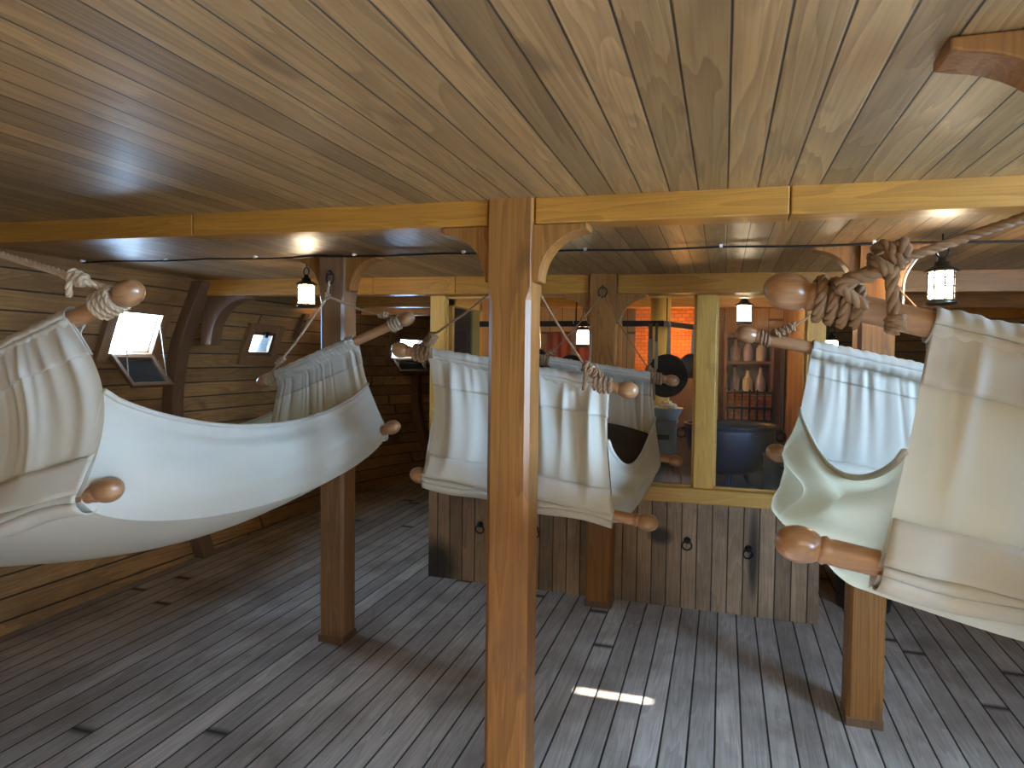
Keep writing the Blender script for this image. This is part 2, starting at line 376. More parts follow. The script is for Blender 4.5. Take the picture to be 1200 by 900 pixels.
# gunport windows of the left side
def gunport(n, w, open_):
    y0, y1, z0, z1 = w; a = hull(y0, z0); b = hull(y1, z0); c = hull(y0, z1)
    e1 = (b-a).normalized(); e2 = (c-a); e2 = (e2-e1*e2.dot(e1)).normalized(); e3 = e1.cross(e2)
    if e3.x < 0: e3 = -e3
    W_ = (b-a).length/2; H_ = (c-a).length/2; o = a + e1*W_ + e2*H_
    t = thing('window_%d' % n, o, kind='structure'); m = MB()
    for s in (-1, 1):
        m.obox(o+e1*s*(W_+.035)+e3*.015, e1, e2, e3, .035, H_+.07, .02)
        m.obox(o+e1*s*(W_+.004)-e3*.045, e1, e2, e3, .008, H_+.008, .045)
        m.obox(o+e2*s*(H_+.035)+e3*.014, e1, e2, e3, W_, .035, .02)
        m.obox(o+e2*s*(H_+.004)-e3*.045, e1, e2, e3, W_, .008, .045)
    m.build('frame', M_hullframe, t, bevel=.004)
    m = MB(); st = .028
    if open_:
        d = (e3*.82 - V((0,0,1))*.57).normalized(); nn = e1.cross(d); hinge = o - e2*H_ + e3*.03; hl = H_*.95
        cc = hinge + d*(hl+.015); e1s, e2s, e3s = e1, d, nn
    else:
        cc = o + e3*.0; hl = H_-.002; e1s, e2s, e3s = e1, e2, e3
    ww = W_-.003
    for s in (-1, 1):
        m.obox(cc+e1s*s*(ww-st/2), e1s, e2s, e3s, st/2, hl, .013)
        m.obox(cc+e2s*s*(hl-st/2), e1s, e2s, e3s, ww-st, st/2, .013)
    sash = m.build('sash', M_dark, t, bevel=.003)
    g = MB(); g.obox(cc, e1s, e2s, e3s, ww-st+.003, hl-st+.003, .002); g.build('pane', M_port, sash)
    if open_:
        for s in (-1, 1):
            cm = MB(); p0 = o+e2*(H_-.01)+e1*s*(W_-.03)+e3*.03; p1 = cc+d*hl*.55+e1*s*(ww-.012)
            cm.tube([p0, p1], .003, 6); cm.tube(ring(p1, e1, .01, 10), .003, 5, True); cm.build('cord', M_white, t)
    else:
        lm = MB(); lm.obox(o+e2*(H_-.015)+e3*.03, e1, e2, e3, .015, .025, .012); lm.build('latch', M_iron, t)
M_hullframe = timber('brown port frame', 2, (.24,.13,.055), (.18,.09,.04), (.10,.05,.022))
gunport(1, LWIN[0], True); gunport(2, LWIN[1], False); gunport(3, LWIN[2], True)
for k, w in enumerate(RWIN):
    m = MB(); y0,y1,z0,z1 = w; a = hullr(y0,z0); b = hullr(y1,z1); X = min(a.x, b.x)
    for (p, q, r, s) in ((y0-.05,y0,z0-.05,z1+.05),(y1,y1+.05,z0-.05,z1+.05),(y0,y1,z0-.05,z0),(y0,y1,z1,z1+.05)):
        m.box((X-.03, p, r+CH), (X+.05, q, s+CH))
    tag(m.build('window_%d' % (4+k), M_hullframe), kind='structure')

# ------------------------------------------------------------------ beams and posts
def beam(y, w, d, label, x0=-3.5, x1=2.3, joints=()):
    t = thing('ceiling_beam', (MID, y, cz(MID)-d/2), label, 'beam'); cuts = [x0]+list(joints)+[x1]
    for a, b in zip(cuts, cuts[1:]):
        m = MB(); g = .0015
        m.prism([(a+g,y,cz(a)+.005),(b-g,y,cz(b)+.005),(b-g,y,cz(b)-d),(a+g,y,cz(a)-d)], (0,w,0)); m.build('timber', M_beam, t, bevel=.004)
    return t
beam(1.98, .10, .075, 'nearest yellow pine ceiling beam, crossing in front above the central post', joints=(-1.78,-.69,-.545,.16))
beam(3.86, .13, .105, 'ceiling beam along the top of the galley windows', joints=(-2.1,-1.55,-.735,-.575,1.0))
beam(4.95, .12, .10, 'dark ceiling beam just past the galley beam, seen at left of the galley', x0=-3.45)
beam(6.0, .12, .10, 'farthest ceiling beam deep in the dark of the hold', x0=-3.4)

def post(x, y, label, mat, w=.132, ztop=None, kneeL=.165, kneeH=.17, drop=0.0, thick=.085, rings=None, kz=None):
    """y = front face; knees hang below a beam of depth drop"""
    base = V((x, y+w/2, fz(x, y)))
    t = thing('support_post', base, label, 'post'); m = MB(); hw = w/2; zt = cz(x)+.003; zk = zt-drop-kneeH
    rings_ = []
    for z, c in ((base.z-.004, .014), (zk-.06, .014), (zk-.02, .001), (zt, .001)):
        rings_.append([(x-hw+c,y,z),(x+hw-c,y,z),(x+hw,y+c,z),(x+hw,y+w-c,z),(x+hw-c,y+w,z),(x-hw+c,y+w,z),(x-hw,y+w-c,z),(x-hw,y+c,z)])
    vs = [p for r in rings_ for p in r]; fs = [(i*8+k, i*8+(k+1)%8, i*8+8+(k+1)%8, i*8+8+k) for i in range(3) for k in range(8)]
    fs += [list(range(7,-1,-1)), [24+k for k in range(8)]]
    m.add(vs, fs); m.build('shaft', mat, t)
    if y > 1.5: m = MB(); g = .0025; m.box((x-hw-g,y-g,base.z-.004),(x+hw+g,y+w+g,base.z+.035)); m.build('base_band', M_dark, t, bevel=.003)
    for s in (-1, 1):
        m = MB(); z = cz(x+s*.1)-drop; T = .022
        P = [(0,0),(kneeL,0),(kneeL,-T*.8)] + [(kneeL-(kneeL-T)*math.cos(a), -kneeH+(kneeH-T)*math.sin(a)) for a in [PI/2*k/12 for k in range(11,-1,-1)]] + [(0,-kneeH)]
        m.prism([(x+s*(hw-.002+p), y+w/2-thick/2, z+q) for p, q in P], (0,thick,0)); m.build('knee', mat if mat is not M_old else M_post, t, bevel=.004)
    if rings:
        for side, zr in rings:
            rm = MB(); yy = y-.012 if side < 0 else y+w+.012; c = V((x, yy, CH+zr))
            rm.tube(ring(c-V((0,0,.027)), (.35,1,0), .027, 20), .0045, 8, True)
            rm.tube([(x, y+.01 if side < 0 else y+w-.01, c.z), c+V((0, .006*side, 0))], .007, 8); rm.tube(ring(c, (1,0,0), .01, 12), .004, 6, True)
            rm.build('ring_bolt', M_iron, t)
    return t
post(-.617, 1.965, 'tall orange fir post nearest the camera, in the middle under the front beam', M_post, drop=.075, rings=[(1,.33)])
post(-1.818, 2.93, 'weathered brown post standing left, behind the left hammock', M_old, rings=[(-1,.40)])
post(.562, 2.95, 'orange post standing right, behind the right hammock', M_post, rings=[(-1,.40)])
post(-.65, 3.82, 'post built into the front of the galley, mid way along its windows', M_post, drop=.105, rings=[(-1,.40)], w=.145)
post(-1.83, 1.07, 'post just outside the frame at left, only its bracket tip showing', M_post, rings=[(1,.33)])
post(.56, 1.105, 'post just outside the frame at right, its curved bracket showing at top right', M_post, kneeL=.20, rings=[(1,.3)])

# ribs of the left side
def rib(y, label, w=.11, d=.085, ztop=.49, zbot=-1.41, mat=None):
    p = hull(y, zbot); t = thing('hull_rib', p, label, 'rib'); n = 26; vs = []; fs = []
    for i in range(n+1):
        z = lerp(zbot, ztop, i/n); h = hull(y, z).x
        for a, b in ((h-.03,y),(h+d,y),(h+d,y+w),(h-.03,y+w)): vs.append((a,b,z+CH))
    for i in range(n):
        for k in range(4): fs.append((i*4+k, i*4+(k+1)%4, i*4+4+(k+1)%4, i*4+4+k))
    fs += [(3,2,1,0), tuple(n*4+k for k in range(4))]
    m = MB(); m.add(vs, fs); m.build('frame_timber', M_dark, t, bevel=.006); return t
r3 = rib(3.78, 'curved dark rib on the left side between the open hatch and the small square window')
m = MB(); z = cz(-3.3)-.10; x = -3.40
P = [(0,0),(.34,0),(.34,-.03)] + [(.34-(.34-.06)*math.cos(a), -.34+(.34-.03)*math.sin(a)) for a in [PI/2*k/14 for k in range(13,-1,-1)]] + [(-.03,-.34)]
m.prism([(x+p, 3.88, z+q) for p, q in P], (0,.1,0)); m.build('knee', M_dark, r3, bevel=.004)
rib(6.95, 'far curved rib below the farthest hatch at left of the galley')
# forked cleats on the left side
def cleat(px, py, L_, label):
    for X in (-3.5,):
        y = atX(px, py, X).y
    z1 = atX(px, py, -3.5).z-CH; z0 = z1-L_
    t = thing('forked_cleat', hull(y, z0), label, 'cleat', 'forked cleats along the left side'); m = MB(); w = .045
    def q(u, z): p = hull(y+u, z); return p
    A = [q(-w*.8, z1), q(w*.8, z1), q(w*.7, (z0+z1)/2), q(w, z0), q(0, z0+.07), q(-w, z0), q(-w*.7, (z0+z1)/2)]
    A = [p+V((.002,0,0)) for p in A]
    m.prism(A, (.035, 0, 0)); m.build('board', M_dark, t, bevel=.003)
    b = MB(); b.lathe(q(0, (z0+z1)/2+.05)+V((.03,0,0)), (1,0,0), [(0,.012),(.01,.012),(.016,.006)], 10); b.build('bolt', M_iron, t)
cleat(252, 347, .30, 'forked dark cleat on the left side, just left of the small square window')
cleat(352, 368, .22, 'forked dark cleat on the left side, behind the lantern and left post')
cleat(447, 384, .24, 'forked dark cleat on the left side, farthest one near the galley')

# string cable along the ceiling in line with the two outer posts
t = thing('ceiling_cable', (-1.5, 2.9, cz(-1.5)-.008), 'thin dark cable clipped along the ceiling between the outer posts', 'cable')
m = MB(); pts = [V((x, 2.915, cz(x)-.008-.006*abs(math.sin(x*5)))) for x in [lerp(-3.35, 2.2, i/60) for i in range(61)]]
m.tube(pts, .0045, 6); m.build('wire', M_iron, t)
for k in range(0, 61, 6):
    c = MB(); p = pts[k]; c.obox(V((p.x, p.y, cz(p.x)-.006)), V((1,0,0)), V((0,1,0)), V((0,0,1)), .006, .011, .006); c.build('clip', M_white, t)

# ------------------------------------------------------------------ galley partition
YF = 3.975; XL, XR = -1.76, .515; ZS = CH-.715; ZB = CH-.80
wt = tag(bpy.data.objects.new('wall_galley', None), kind='structure'); C.objects.link(wt); wt.location = (MID, YF, .5); ORG[wt.name] = V(wt.location)
m = MB(); m.prism([(XL,YF,fz(XL,YF)-.01),(XR,YF,fz(XR,YF)-.01),(XR,YF,ZB),(XL,YF,ZB)], (0,.06,0)); m.build('boarding', M_count, wt)
m = MB(); m.box((XL,YF-.018,ZB-.03),(XR,YF,ZB)); m.build('cap_strip', M_count, wt)
for px, py in ((562,618),(627,623),(805,637),(877,647)):
    p = atY(px, py, YF-.012); m = MB()
    m.tube(ring(p-V((0,0,.012)), (0,1,.15), .026, 20), .0045, 8, True); m.lathe(p+V((0,.016,.016)), (0,-1,0), [(0,.02),(.006,.02),(.008,.008),(.016,.007)], 12)
    m.build('ring_pull', M_iron, wt)
def frame_win(n, x0, x1, y=YF):
    t = thing('window_%d' % n, (x0, y, ZS), kind='structure')
    g = MB(); g.box((x0, y+.03, ZS), (x1, y+.034, cz(x0)-.11)); g.build('pane', M_glass, t)
    b = MB()
    for a in (x0, x1-.012): b.box((a, y+.015, ZS), (a+.012, y+.03, cz(x0)-.11))
    b.box((x0, y+.015, ZS), (x1, y+.03, ZS+.012)); b.box((x0,y+.015,cz(x0)-.122),(x1,y+.03,cz(x0)-.11)); b.build('bead', M_pinex, t)
    return t
m = MB(); m.box((XL, YF-.03, ZB), (XR+.005, YF+.07, ZS)); tag(m.build('trim_2', M_pinex, bevel=.006), kind='structure')
for n, (a, b) in enumerate(((XL,-1.662),(-.15,-.04),(.42,XR))):
    m = MB(); m.box((a, YF-.005, ZS-.002), (b, YF+.065, cz(a)-.10)); tag(m.build('trim_%d' % (3+n), M_pine, bevel=.005), kind='structure')
frame_win(8, -1.662, -.722); frame_win(9, -.578, -.15); frame_win(10, -.04, .42)
# galley side walls, back wall, hearth
GB = 5.75
m = MB(); zt = cz(-1.7)-.002
for a, b, c, d in ((YF+.07,GB,-.02,.72),(YF+.07,YF+.15,.72,zt),(4.70,GB,.72,zt),(YF+.15,4.70,zt-.10,zt)):
    m.box((XL+.01,a,c),(XL+.06,b,d))
tag(m.build('wall_galley_left', M_panely), kind='structure')
t = thing('window_11', (XL+.03, 4.4, .75), kind='structure'); m = MB()
for a, b, c, d in ((YF+.15,YF+.19,.72,zt-.1),(4.65,4.70,.72,zt-.1),(YF+.15,4.70,.72,.76),(YF+.15,4.70,zt-.15,zt-.1)): m.box((XL+.0,a,c),(XL+.085,b,d))
m.build('frame', M_pine, t); m = MB(); m.box((XL+.03,YF+.19,.76),(XL+.034,4.65,zt-.15)); m.build('pane', M_glass, t)
m = MB(); m.box((XR-.06, YF+.07, -.02), (XR-.01, GB, cz(.5)-.002)); tag(m.build('wall_galley_right', M_panely), kind='structure')
m = MB(); m.box((XL, GB, -.02), (XR, GB+.05, cz(-.6)-.002)); tag(m.build('wall_galley_back', M_panel), kind='structure')

# ------------------------------------------------------------------ lanterns
def lantern(loc, label):
    """loc = top of the hanging ring"""
    t = thing('lantern', loc, label, 'lantern')
    x, y, z = loc; A = V((x, y, z))
    def P(prof, name, mat, n=16): m = MB(); m.lathe(A, (0,0,-1), prof, n); return m.build(name, mat, t)
    m = MB(); m.tube(ring(A-V((0,0,.022)), (.3,1,0), .02, 18), .003, 6, True); m.build('hanging_ring', M_iron, t)
    if cz(x)-z > .004: m = MB(); m.tube([A-V((0,0,.004)), (x,y,cz(x)+.002)], .0025, 6); m.build('hanging_wire', M_iron, t)
    P([(.038,.006),(.042,.012),(.055,.014),(.058,.024),(.072,.026),(.076,.036),(.088,.056),(.092,.057),(.094,.04)], 'cap', M_lant)
    P([(.094,.034),(.10,.040),(.19,.040),(.193,.036)], 'globe', M_globe, 20)
    m = MB()
    for k in range(8):
        a = 2*PI*k/8; d = V((math.cos(a), math.sin(a), 0))*.043; m.tube([A-V((0,0,.093))+d, A-V((0,0,.195))+d], .0030, 5)
    for h in (.115, .145, .172): m.tube(ring(A-V((0,0,h)), (0,0,1), .043, 20), .0026, 5, True)
    m.build('wire_cage', M_iron, t)
    P([(.19,.046),(.196,.05),(.206,.05),(.21,.04)], 'base', M_lant)
    return t
M_lant = plain('aged brass lantern metal', (.10,.085,.06), .35, .8, .3)
def lan_at(px, py, Y, label):                        # px, py: middle of the globe
    p = atY(px, py, Y); return lantern((p.x, p.y, p.z+.145), label)
lan_at(359, 346, 3.12, 'lit lantern hanging at the left post, left of the post')
lan_at(1103, 336, 2.80, 'lit lantern hanging at right above the near right hammock')
lan_at(872, 368, 4.45, 'lit lantern hanging inside the galley over the black cauldron')
lan_at(683, 396, 4.75, 'lit lantern inside the galley behind the centre hammock ropes')
lan_at(398, 352, 5.3, 'added lit lantern far back, hidden behind the left post')  # added lamp, out of sight, brightens the far left hull
lan_at(974, 408, 5.2, 'small lit lantern in the dark passage right of the galley')
lantern((.25, -.5, cz(.25)), 'added lit lantern out of view behind the camera')  # added lamp out of view, warm fill for the near ceiling and canvas

# ------------------------------------------------------------------ hammocks
Z = V((0,0,1))
def hammock(name_label, NU, NL, FU, FL, cu, cl, rp, rk, vt, sagT, sagB, rope_mat, ropes, bulge=.03, crumple=.008, fu=None, fl_=None, seed=1, hemv=.24, fold=.016, nar=(.025,.025), left=None):
    """NU/NL/FU/FL: (left knob centre, right knob centre) of near/far upper/lower poles; cu/cl: (fraction, fraction) the canvas covers"""
    rnd = random.Random(seed)
    mid = (NL[0]+NL[1]+FL[0]+FL[1])/4
    t = thing('hammock', mid, name_label, 'hammock', 'canvas cot hammocks')
    for (a, b), sc in ((NU,1),(NL,1),(FU,1),(FL,1)):
        ax = (b-a).normalized(); m = MB(); L_ = (b-a).length; k = rk
        m.lathe(a, ax, [(k*.75,rp*.9),(k*1.1,rp*1.12),(k*1.3,rp*.95),(k*1.5,rp),(L_-k*1.5,rp),(L_-k*1.3,rp*.95),(L_-k*1.1,rp*1.12),(L_-k*.75,rp*.9)], 20)
        po = m.build('pole', M_pole, t)
        for p, d in ((a, ax), (b, -ax)):
            n = MB(); prof = []
            for i in range(15):
                q = PI*i/14; rr = math.sin(q); prof.append((-k*1.25*math.cos(q)*(1 if q < PI/2 else .95), max(.0008, k*rr*(1-.12*(i/14)))))
            prof = [x for x in prof if not (x[0] > k*.55 and x[1] < rp*.75)] + [(k*1.0, rp*.75)]
            n.lathe(p, d, prof, 22); n.build('knob', M_knob, po)
    def panel(U, Lw, cu, cl, sgn, sd, nr):
        r2 = random.Random(sd); g = [(r2.uniform(.02,.98), r2.uniform(.008,.022), r2.uniform(.35,1)*r2.choice((1,1,-.5))) for _ in range(22)]
        lf = [(r2.uniform(0,1), r2.uniform(.05,.12), r2.uniform(-1,1)) for _ in range(6)]
        def fn(u, v, off=0.0):
            q_ = math.sin(PI*min(max(v,0),1)); uu = u + q_*(nr[0]*(1-u) - nr[1]*u)
            A = lerp(U[0], U[1], lerp(cu[0], cu[1], uu)); B = lerp(Lw[0], Lw[1], lerp(cl[0], cl[1], uu))
            nrm = V((-(U[1]-U[0]).y, (U[1]-U[0]).x, 0)).normalized()*(-1)*sgn      # outwards
            w = sum(a*math.exp(-((u-c-.03*v*math.sin(c*40))/(b*(1+1.3*max(v,0))))**2) for c,b,a in g)
            w2 = sum(a*math.exp(-((u-c-.05*v*math.sin(c*70))/b)**2) for c,b,a in lf)
            o = rp + fold*w*min(1,5*max(v,0))*(.6*math.exp(-2.0*max(v,0))+.42*(1-min(1,max(v,0)))**.5) + fold*1.2*w2*math.sin(PI*min(max(v,0),1)) + off
            sag = .012*math.sin(PI*min(max(v,0),1))*(-1)
            return lerp(A, B, v) + nrm*(o+sag)
        return fn
    pn = panel(NU, NL, cu, cl, 1, seed*10+1, nar)
    fcu, fcl = fu or cu, fl_ or cl
    pf = panel(FU, FL, fcu, fcl, -1, seed*10+2, (.02,.02))
    cv = MB(); cv.sheet(lambda u, v: pn(u, v), 150, 40); cv.sheet(lambda u, v: pf(u, v), 150, 40)
    def sp(s): return (4*s*(1-s))**.62
    def bedc(u, s):
        p = lerp(pn(u, 1), pf(u, 1), s); return p - V((0,0,1))*(sagB*sp(s) + .045*(1-(2*u-1)**2)*math.sin(PI*s)+rp*.6)
    cv.sheet(lambda u, s: bedc(u, s), 24, 44)
    for u, o in ((0,-1),(1,1)):
        def T(s, u=u):
            v0, v1, sg = left if (left and u == 0) else (vt[0], vt[1], sagT)
            return lerp(pn(u, v0), pf(u, v1), s) - V((0,0,1))*sg*(4*s*(1-s))**.8
        ph = rnd.uniform(0, 6)
        def side(w, s, u=u, o=o):
            a = bedc(u, s); b = T(s); e = min(1, 6*s*(1-s))
            k = bulge*math.sin(PI*min(1, w*1.05))*e + crumple*e*(math.sin(9*w+7*s+ph)+.6*math.sin(17*w-11*s+ph*2))*math.sin(PI*w)
            k += .010*e*math.sin(34*w+1.5*s)*max(0,(w-.72)/.28)
            return lerp(a, b, w) + V((o,0,0))*k
        cv.sheet(lambda w, s: side(w, s), 26, 50)
        hem = MB(); hem.tube([side(1, i/40)+V((o*.003,0,0)) for i in range(41)], .007, 7); hem.build('edge_hem', M_cloth, t)
    cv.build('canvas', M_cloth, t)
    # doubled hems over the poles
    for fn, U, c, sgn in ((pn, NU, cu, 1), (pf, FU, fcu, -1)):
        h = MB(); h.sheet(lambda u, v: fn(u, v*hemv, .004), 150, 10)
        h.sheet(lambda u, v: fn(u, v*hemv, -.004), 150, 10)
        h.sheet(lambda u, v: fn(u, v*hemv, -2*rp*max(0, 1-v*2.2)-.005), 150, 10)
        P0 = lerp(U[0], U[1], c[0]); P1 = lerp(U[0], U[1], c[1]); ax = (P1-P0).normalized()
        e = V((0,0,1)); e = (e-ax*e.dot(ax)).normalized(); f = ax.cross(e)
        h.sheet(lambda u, v: lerp(P0, P1, u) + (f*math.cos(2*PI*v)+e*math.sin(2*PI*v))*(rp+.006+.0025*math.sin(u*90+2*math.sin(v*6.28))*math.sin(u*37)), 110, 18)
        h.build('upper_hem', M_hem, t, solid=.0025)
    for fn, U, c, sgn in ((pn, NL, cl, 1), (pf, FL, fcl, -1)):
        P0 = lerp(U[0], U[1], c[0]+.005); P1 = lerp(U[0], U[1], c[1]-.005); ax = (P1-P0).normalized()
        e = V((0,0,1)); e = (e-ax*e.dot(ax)).normalized(); f = ax.cross(e)
        h = MB(); h.sheet(lambda u, v: lerp(P0, P1, u) + (f*math.cos(2*PI*v)+e*math.sin(2*PI*v))*(rp+.011) - Z*(.010+.006*math.sin(u*13)), 40, 16)
        h.sheet(lambda u, v: fn(.004+u*.992, .79+.19*v, .007+.010*v+.005*math.sin(u*25)*v), 40, 6)
        h.build('lower_hem', M_hem, t, solid=.003)
    for pts, r, mat, kind in ropes:
        m = MB()
        if kind == 'rope': rope(m, smooth_path(pts, 8), r)
        elif kind == 'raw': rope(m, pts, r)
        else: m.tube(smooth_path(pts, 6), r, 7)
        m.build('rope', mat, t)
    return t, bedc
def pair(Y, a, b):
    return (atY(*a, Y), atY(*b, Y))
def ext(p, q, L_):                                   # from p through q, length L_
    return p + (q-p).normalized()*L_
def lash(pole, frac, rp, r, turns=3.5, mat=None):    # turns of rope round a pole
    p = lerp(pole[0], pole[1], frac); ax = pole[1]-pole[0]
    return (coil(p, ax, rp+r, turns, r*2.1), r, mat or M_rope, 'raw')
def knotted(a, b, r, mat):                           # a hitch: a fat coil round the line a-b
    d = (b-a); return (coil((a+b)/2, d, r*1.5, d.length/(r*2.2), r*2.2), r, mat, 'raw')

# left hammock
YN, YFAR = 1.26, 2.76
k = atY(150,344,YN); NU = (ext(k, atY(72,381,YN), .84), k)
k = atY(126,574,YN); NL = (ext(k, atY(0,607,YN), .84), k)
FU = pair(YFAR, (310,447), (476,374)); k = atY(459,501,YFAR); FL = (k-(FU[1]-FU[0]), k)
ringL = V((-1.818, 2.915, CH+.36)); apex = atY(384, 347, 2.86); ring0 = V((-1.83, 1.27, CH+.27))
a1 = lerp(*NU, .94); a2 = atY(88, 325, 1.22)
ropes = [lash(NU, .93, .021, .008, 4, M_pale), ([a1+Z*.03, a1+Z*.035+V((-.03,-.01,.0)), a2, lerp(a2, ring0, .5), ring0], .009, M_pale, 'rope'), knotted(a2+V((.03,0,-.012)), a2+V((-.02,0,.01)), .008, M_pale),
    ([a2, a2+V((.005,-.02,-.02)), a2+V((.0,-.015,-.045))], .008, M_pale, 'rope'),
    ([ringL-Z*.0, ringL+V((0,-.01,-.03)), apex], .007, M_pale, 'rope'), knotted(apex+Z*.012, apex-Z*.015, .006, M_pale)]
for fr, q in ((.05, .10), (.93, .86)):
    p = lerp(*FU, fr); ropes += [lash(FU, fr, .019, .007, 3.5, M_pale), ([p+Z*.026, lerp(p, apex, .12)+Z*.02, lerp(p, apex, .5), apex], .006, M_pale, 'rope'), knotted(lerp(p, apex, .10)+Z*.022, lerp(p, apex, .22)+Z*.012, .007, M_pale)]
hammock('cream canvas hammock at left, slung between the weathered post and a post out of frame', NU, NL, FU, FL, (.10,.80), (.10,.93), .021, .033, (.46,.47), .13, .15, M_pale, ropes, fu=(.10,.66), fl_=(.03,.955), seed=3, bulge=.04, nar=(.0,-.125), left=(.42,.36,.06))

# centre hammock
YN, YFAR = 2.30, 3.52
NU = pair(YN, (470,410), (735,457)); NL = pair(YN, (492,557), (758,612))
FU = pair(YFAR, (622,420), (787,446)); k = atY(791,540,YFAR); FL = (k-(FU[1]-FU[0]), k)
rc = V((-.617, 2.115, CH+.30)); rb = V((-.65, 3.80, CH+.36)); ropes = []
for fr, kx in ((.10, 1), (.90, -1)):
    p = lerp(*NU, fr); q = p + V((.06*kx, -.02, .07)); ropes += [lash(NU, fr, .019, .008, 3.5), ([p+Z*.022, p+V((.02*kx,0,.05)), q], .011, M_rope, 'rope'), knotted(p+V((.02*kx,-.005,.03)), q, .009, M_rope), ([q, lerp(q, rc, .5)-Z*.01, rc], .0045, M_rope, 'rope'), ([q, q+V((-.01*kx,-.02,-.03)), q+V((-.005*kx,-.022,-.085))], .008, M_rope, 'rope')]
for fr, kx in ((.10, 1), (.90, -1)):
    p = lerp(*FU, fr); q = p + V((.05*kx, .02, .055)); ropes += [lash(FU, fr, .018, .007, 4), ([p+Z*.02, q], .009, M_rope, 'rope'), knotted(p+V((.015*kx,.005,.02)), q, .008, M_rope), ([q, lerp(q, rb, .5)-Z*.01, rb], .004, M_rope, 'rope')]
q = lerp(*FU, .88); ropes.append(([q-Z*.0+V((0,-.03,0)), q+V((.005,-.035,-.06)), q+V((.008,-.03,-.11))], .006, M_rope, 'rope'))
ch, bedc = hammock('cream canvas hammock in the middle, hanging behind the nearest post', NU, NL, FU, FL, (.145,.93), (.02,.87), .019, .031, (.42,.50), .15, .07, M_rope, ropes, fu=(.14,.88), fl_=(.1,.9), seed=5, bulge=.035, fold=.022, nar=(.05,.02))
bl = MB(); bl.sheet(lambda u, v: bedc(.06+.88*u, .12+.84*v)+Z*(.10+.05*math.sin(PI*u)+.012*math.sin(9*v+5*u)+.008*math.sin(20*v)), 24, 40)
tag(bl.build('blanket', M_blanket, solid=.03), 'dark folded wool blanket lying inside the centre hammock', 'blanket')

# right hammock
YN, YFAR = 1.30, 2.68
k = atY(925,342,YN); NU = (k, ext(k, atY(1080,378,YN), .92)); k = atY(938,638,YN); NL = (k, ext(k, atY(1015,657,YN), .90))
k = atY(876,392,YFAR); FU = (k, ext(k, atY(950,408,YFAR), .86)); k = atY(912,531,YFAR); FL = (k, k+(FU[1]-FU[0]))
r0 = atY(1299,222,1.29); a1 = lerp(*NU, .075); a2 = atY(1040,312,1.24); rr = V((.562, 2.935, CH+.36))
ropes = [lash(NU, .085, .024, .0095, 3.6), ([a1+Z*.032+V((.01,-.012,0)), atY(985,338,1.25), atY(1010,322,1.24), a2, atY(1065,300,1.24)], .0115, M_rope, 'rope'),
    ([lerp(*NU,.13)+V((0,-.034,.0)), atY(985,335,1.24), atY(1000,325,1.225), atY(1018,325,1.225), a2], .0105, M_rope, 'rope'),
    knotted(atY(1028,318,1.235), atY(1052,306,1.24), .010, M_rope), (ring(atY(1034,303,1.25), (1,.6,0), .022, 20), .010, M_rope, 'raw'),
    ([a2+V((.008,-.01,.0)), atY(1045,335,1.225), atY(1047,360,1.225), atY(1049,388,1.225)], .0105, M_rope, 'rope'),
    (coil(atY(1049,380,1.225), Z, .011, 3, .008), .006, M_rope, 'raw'),
    ([atY(1055,305,1.24), lerp(atY(1060,302,1.24), r0, .5), r0], .0085, M_rope, 'rope'),
    ([atY(1058,300,1.235), atY(1060,290,1.232), atY(1056,282,1.232)], .0115, M_rope, 'rope')]
p = lerp(*FU, .09); q = atY(932, 382, 2.66)
ropes += [lash(FU, .075, .018, .006, 3), ([p+Z*.02, atY(915,388,2.65), q], .008, M_rope, 'rope'), knotted(atY(908,391,2.655), q, .008, M_rope), ([q, lerp(q, rr, .5), rr], .004, M_rope, 'rope')]
p = lerp(*FU, .93); ropes += [lash(FU, .92, .018, .006, 3), ([p+Z*.02, lerp(p, rr, .5), rr], .004, M_rope, 'rope')]
p = lerp(*NU, .93); ropes += [lash(NU, .92, .024, .009, 3), ([p+Z*.02, lerp(p, r0, .5), r0], .008, M_rope, 'rope')]
hammock('cream canvas hammock at right, its big end panel nearest the camera', NU, NL, FU, FL, (.245,.90), (.135,.93), .023, .035, (.52,.56), .12, .13, M_rope, ropes, fu=(.26,.93), fl_=(.03,.95), seed=8, bulge=.07, crumple=.04, fold=.02, nar=(.01,.02))

# ------------------------------------------------------------------ inside the galley
m = MB(); m.box((-.75, 4.18, -.02), (-.31, 4.57, CH-.80)); m.box((-.31, 4.18, -.02), (XR-.066, 5.2, CH-.80)); hearth = thing('cooking_hearth', (-.1, 4.6, 0), 'dark stone hearth block under the black cauldron in the galley', 'hearth')
m.build('block', plain('soot dark stone', (.05,.052,.06), .7, 0, .4, 6, .3), hearth)
m = MB(); m.box((-.76, 4.16, CH-.80), (-.31, 4.57, CH-.775)); m.box((-.31, 4.16, CH-.80), (XR-.066, 5.2, CH-.775)); m.build('top_slab', plain('blue black slab', (.035,.045,.065), .35, 0, .3, 8), hearth)
ZH = CH-.775
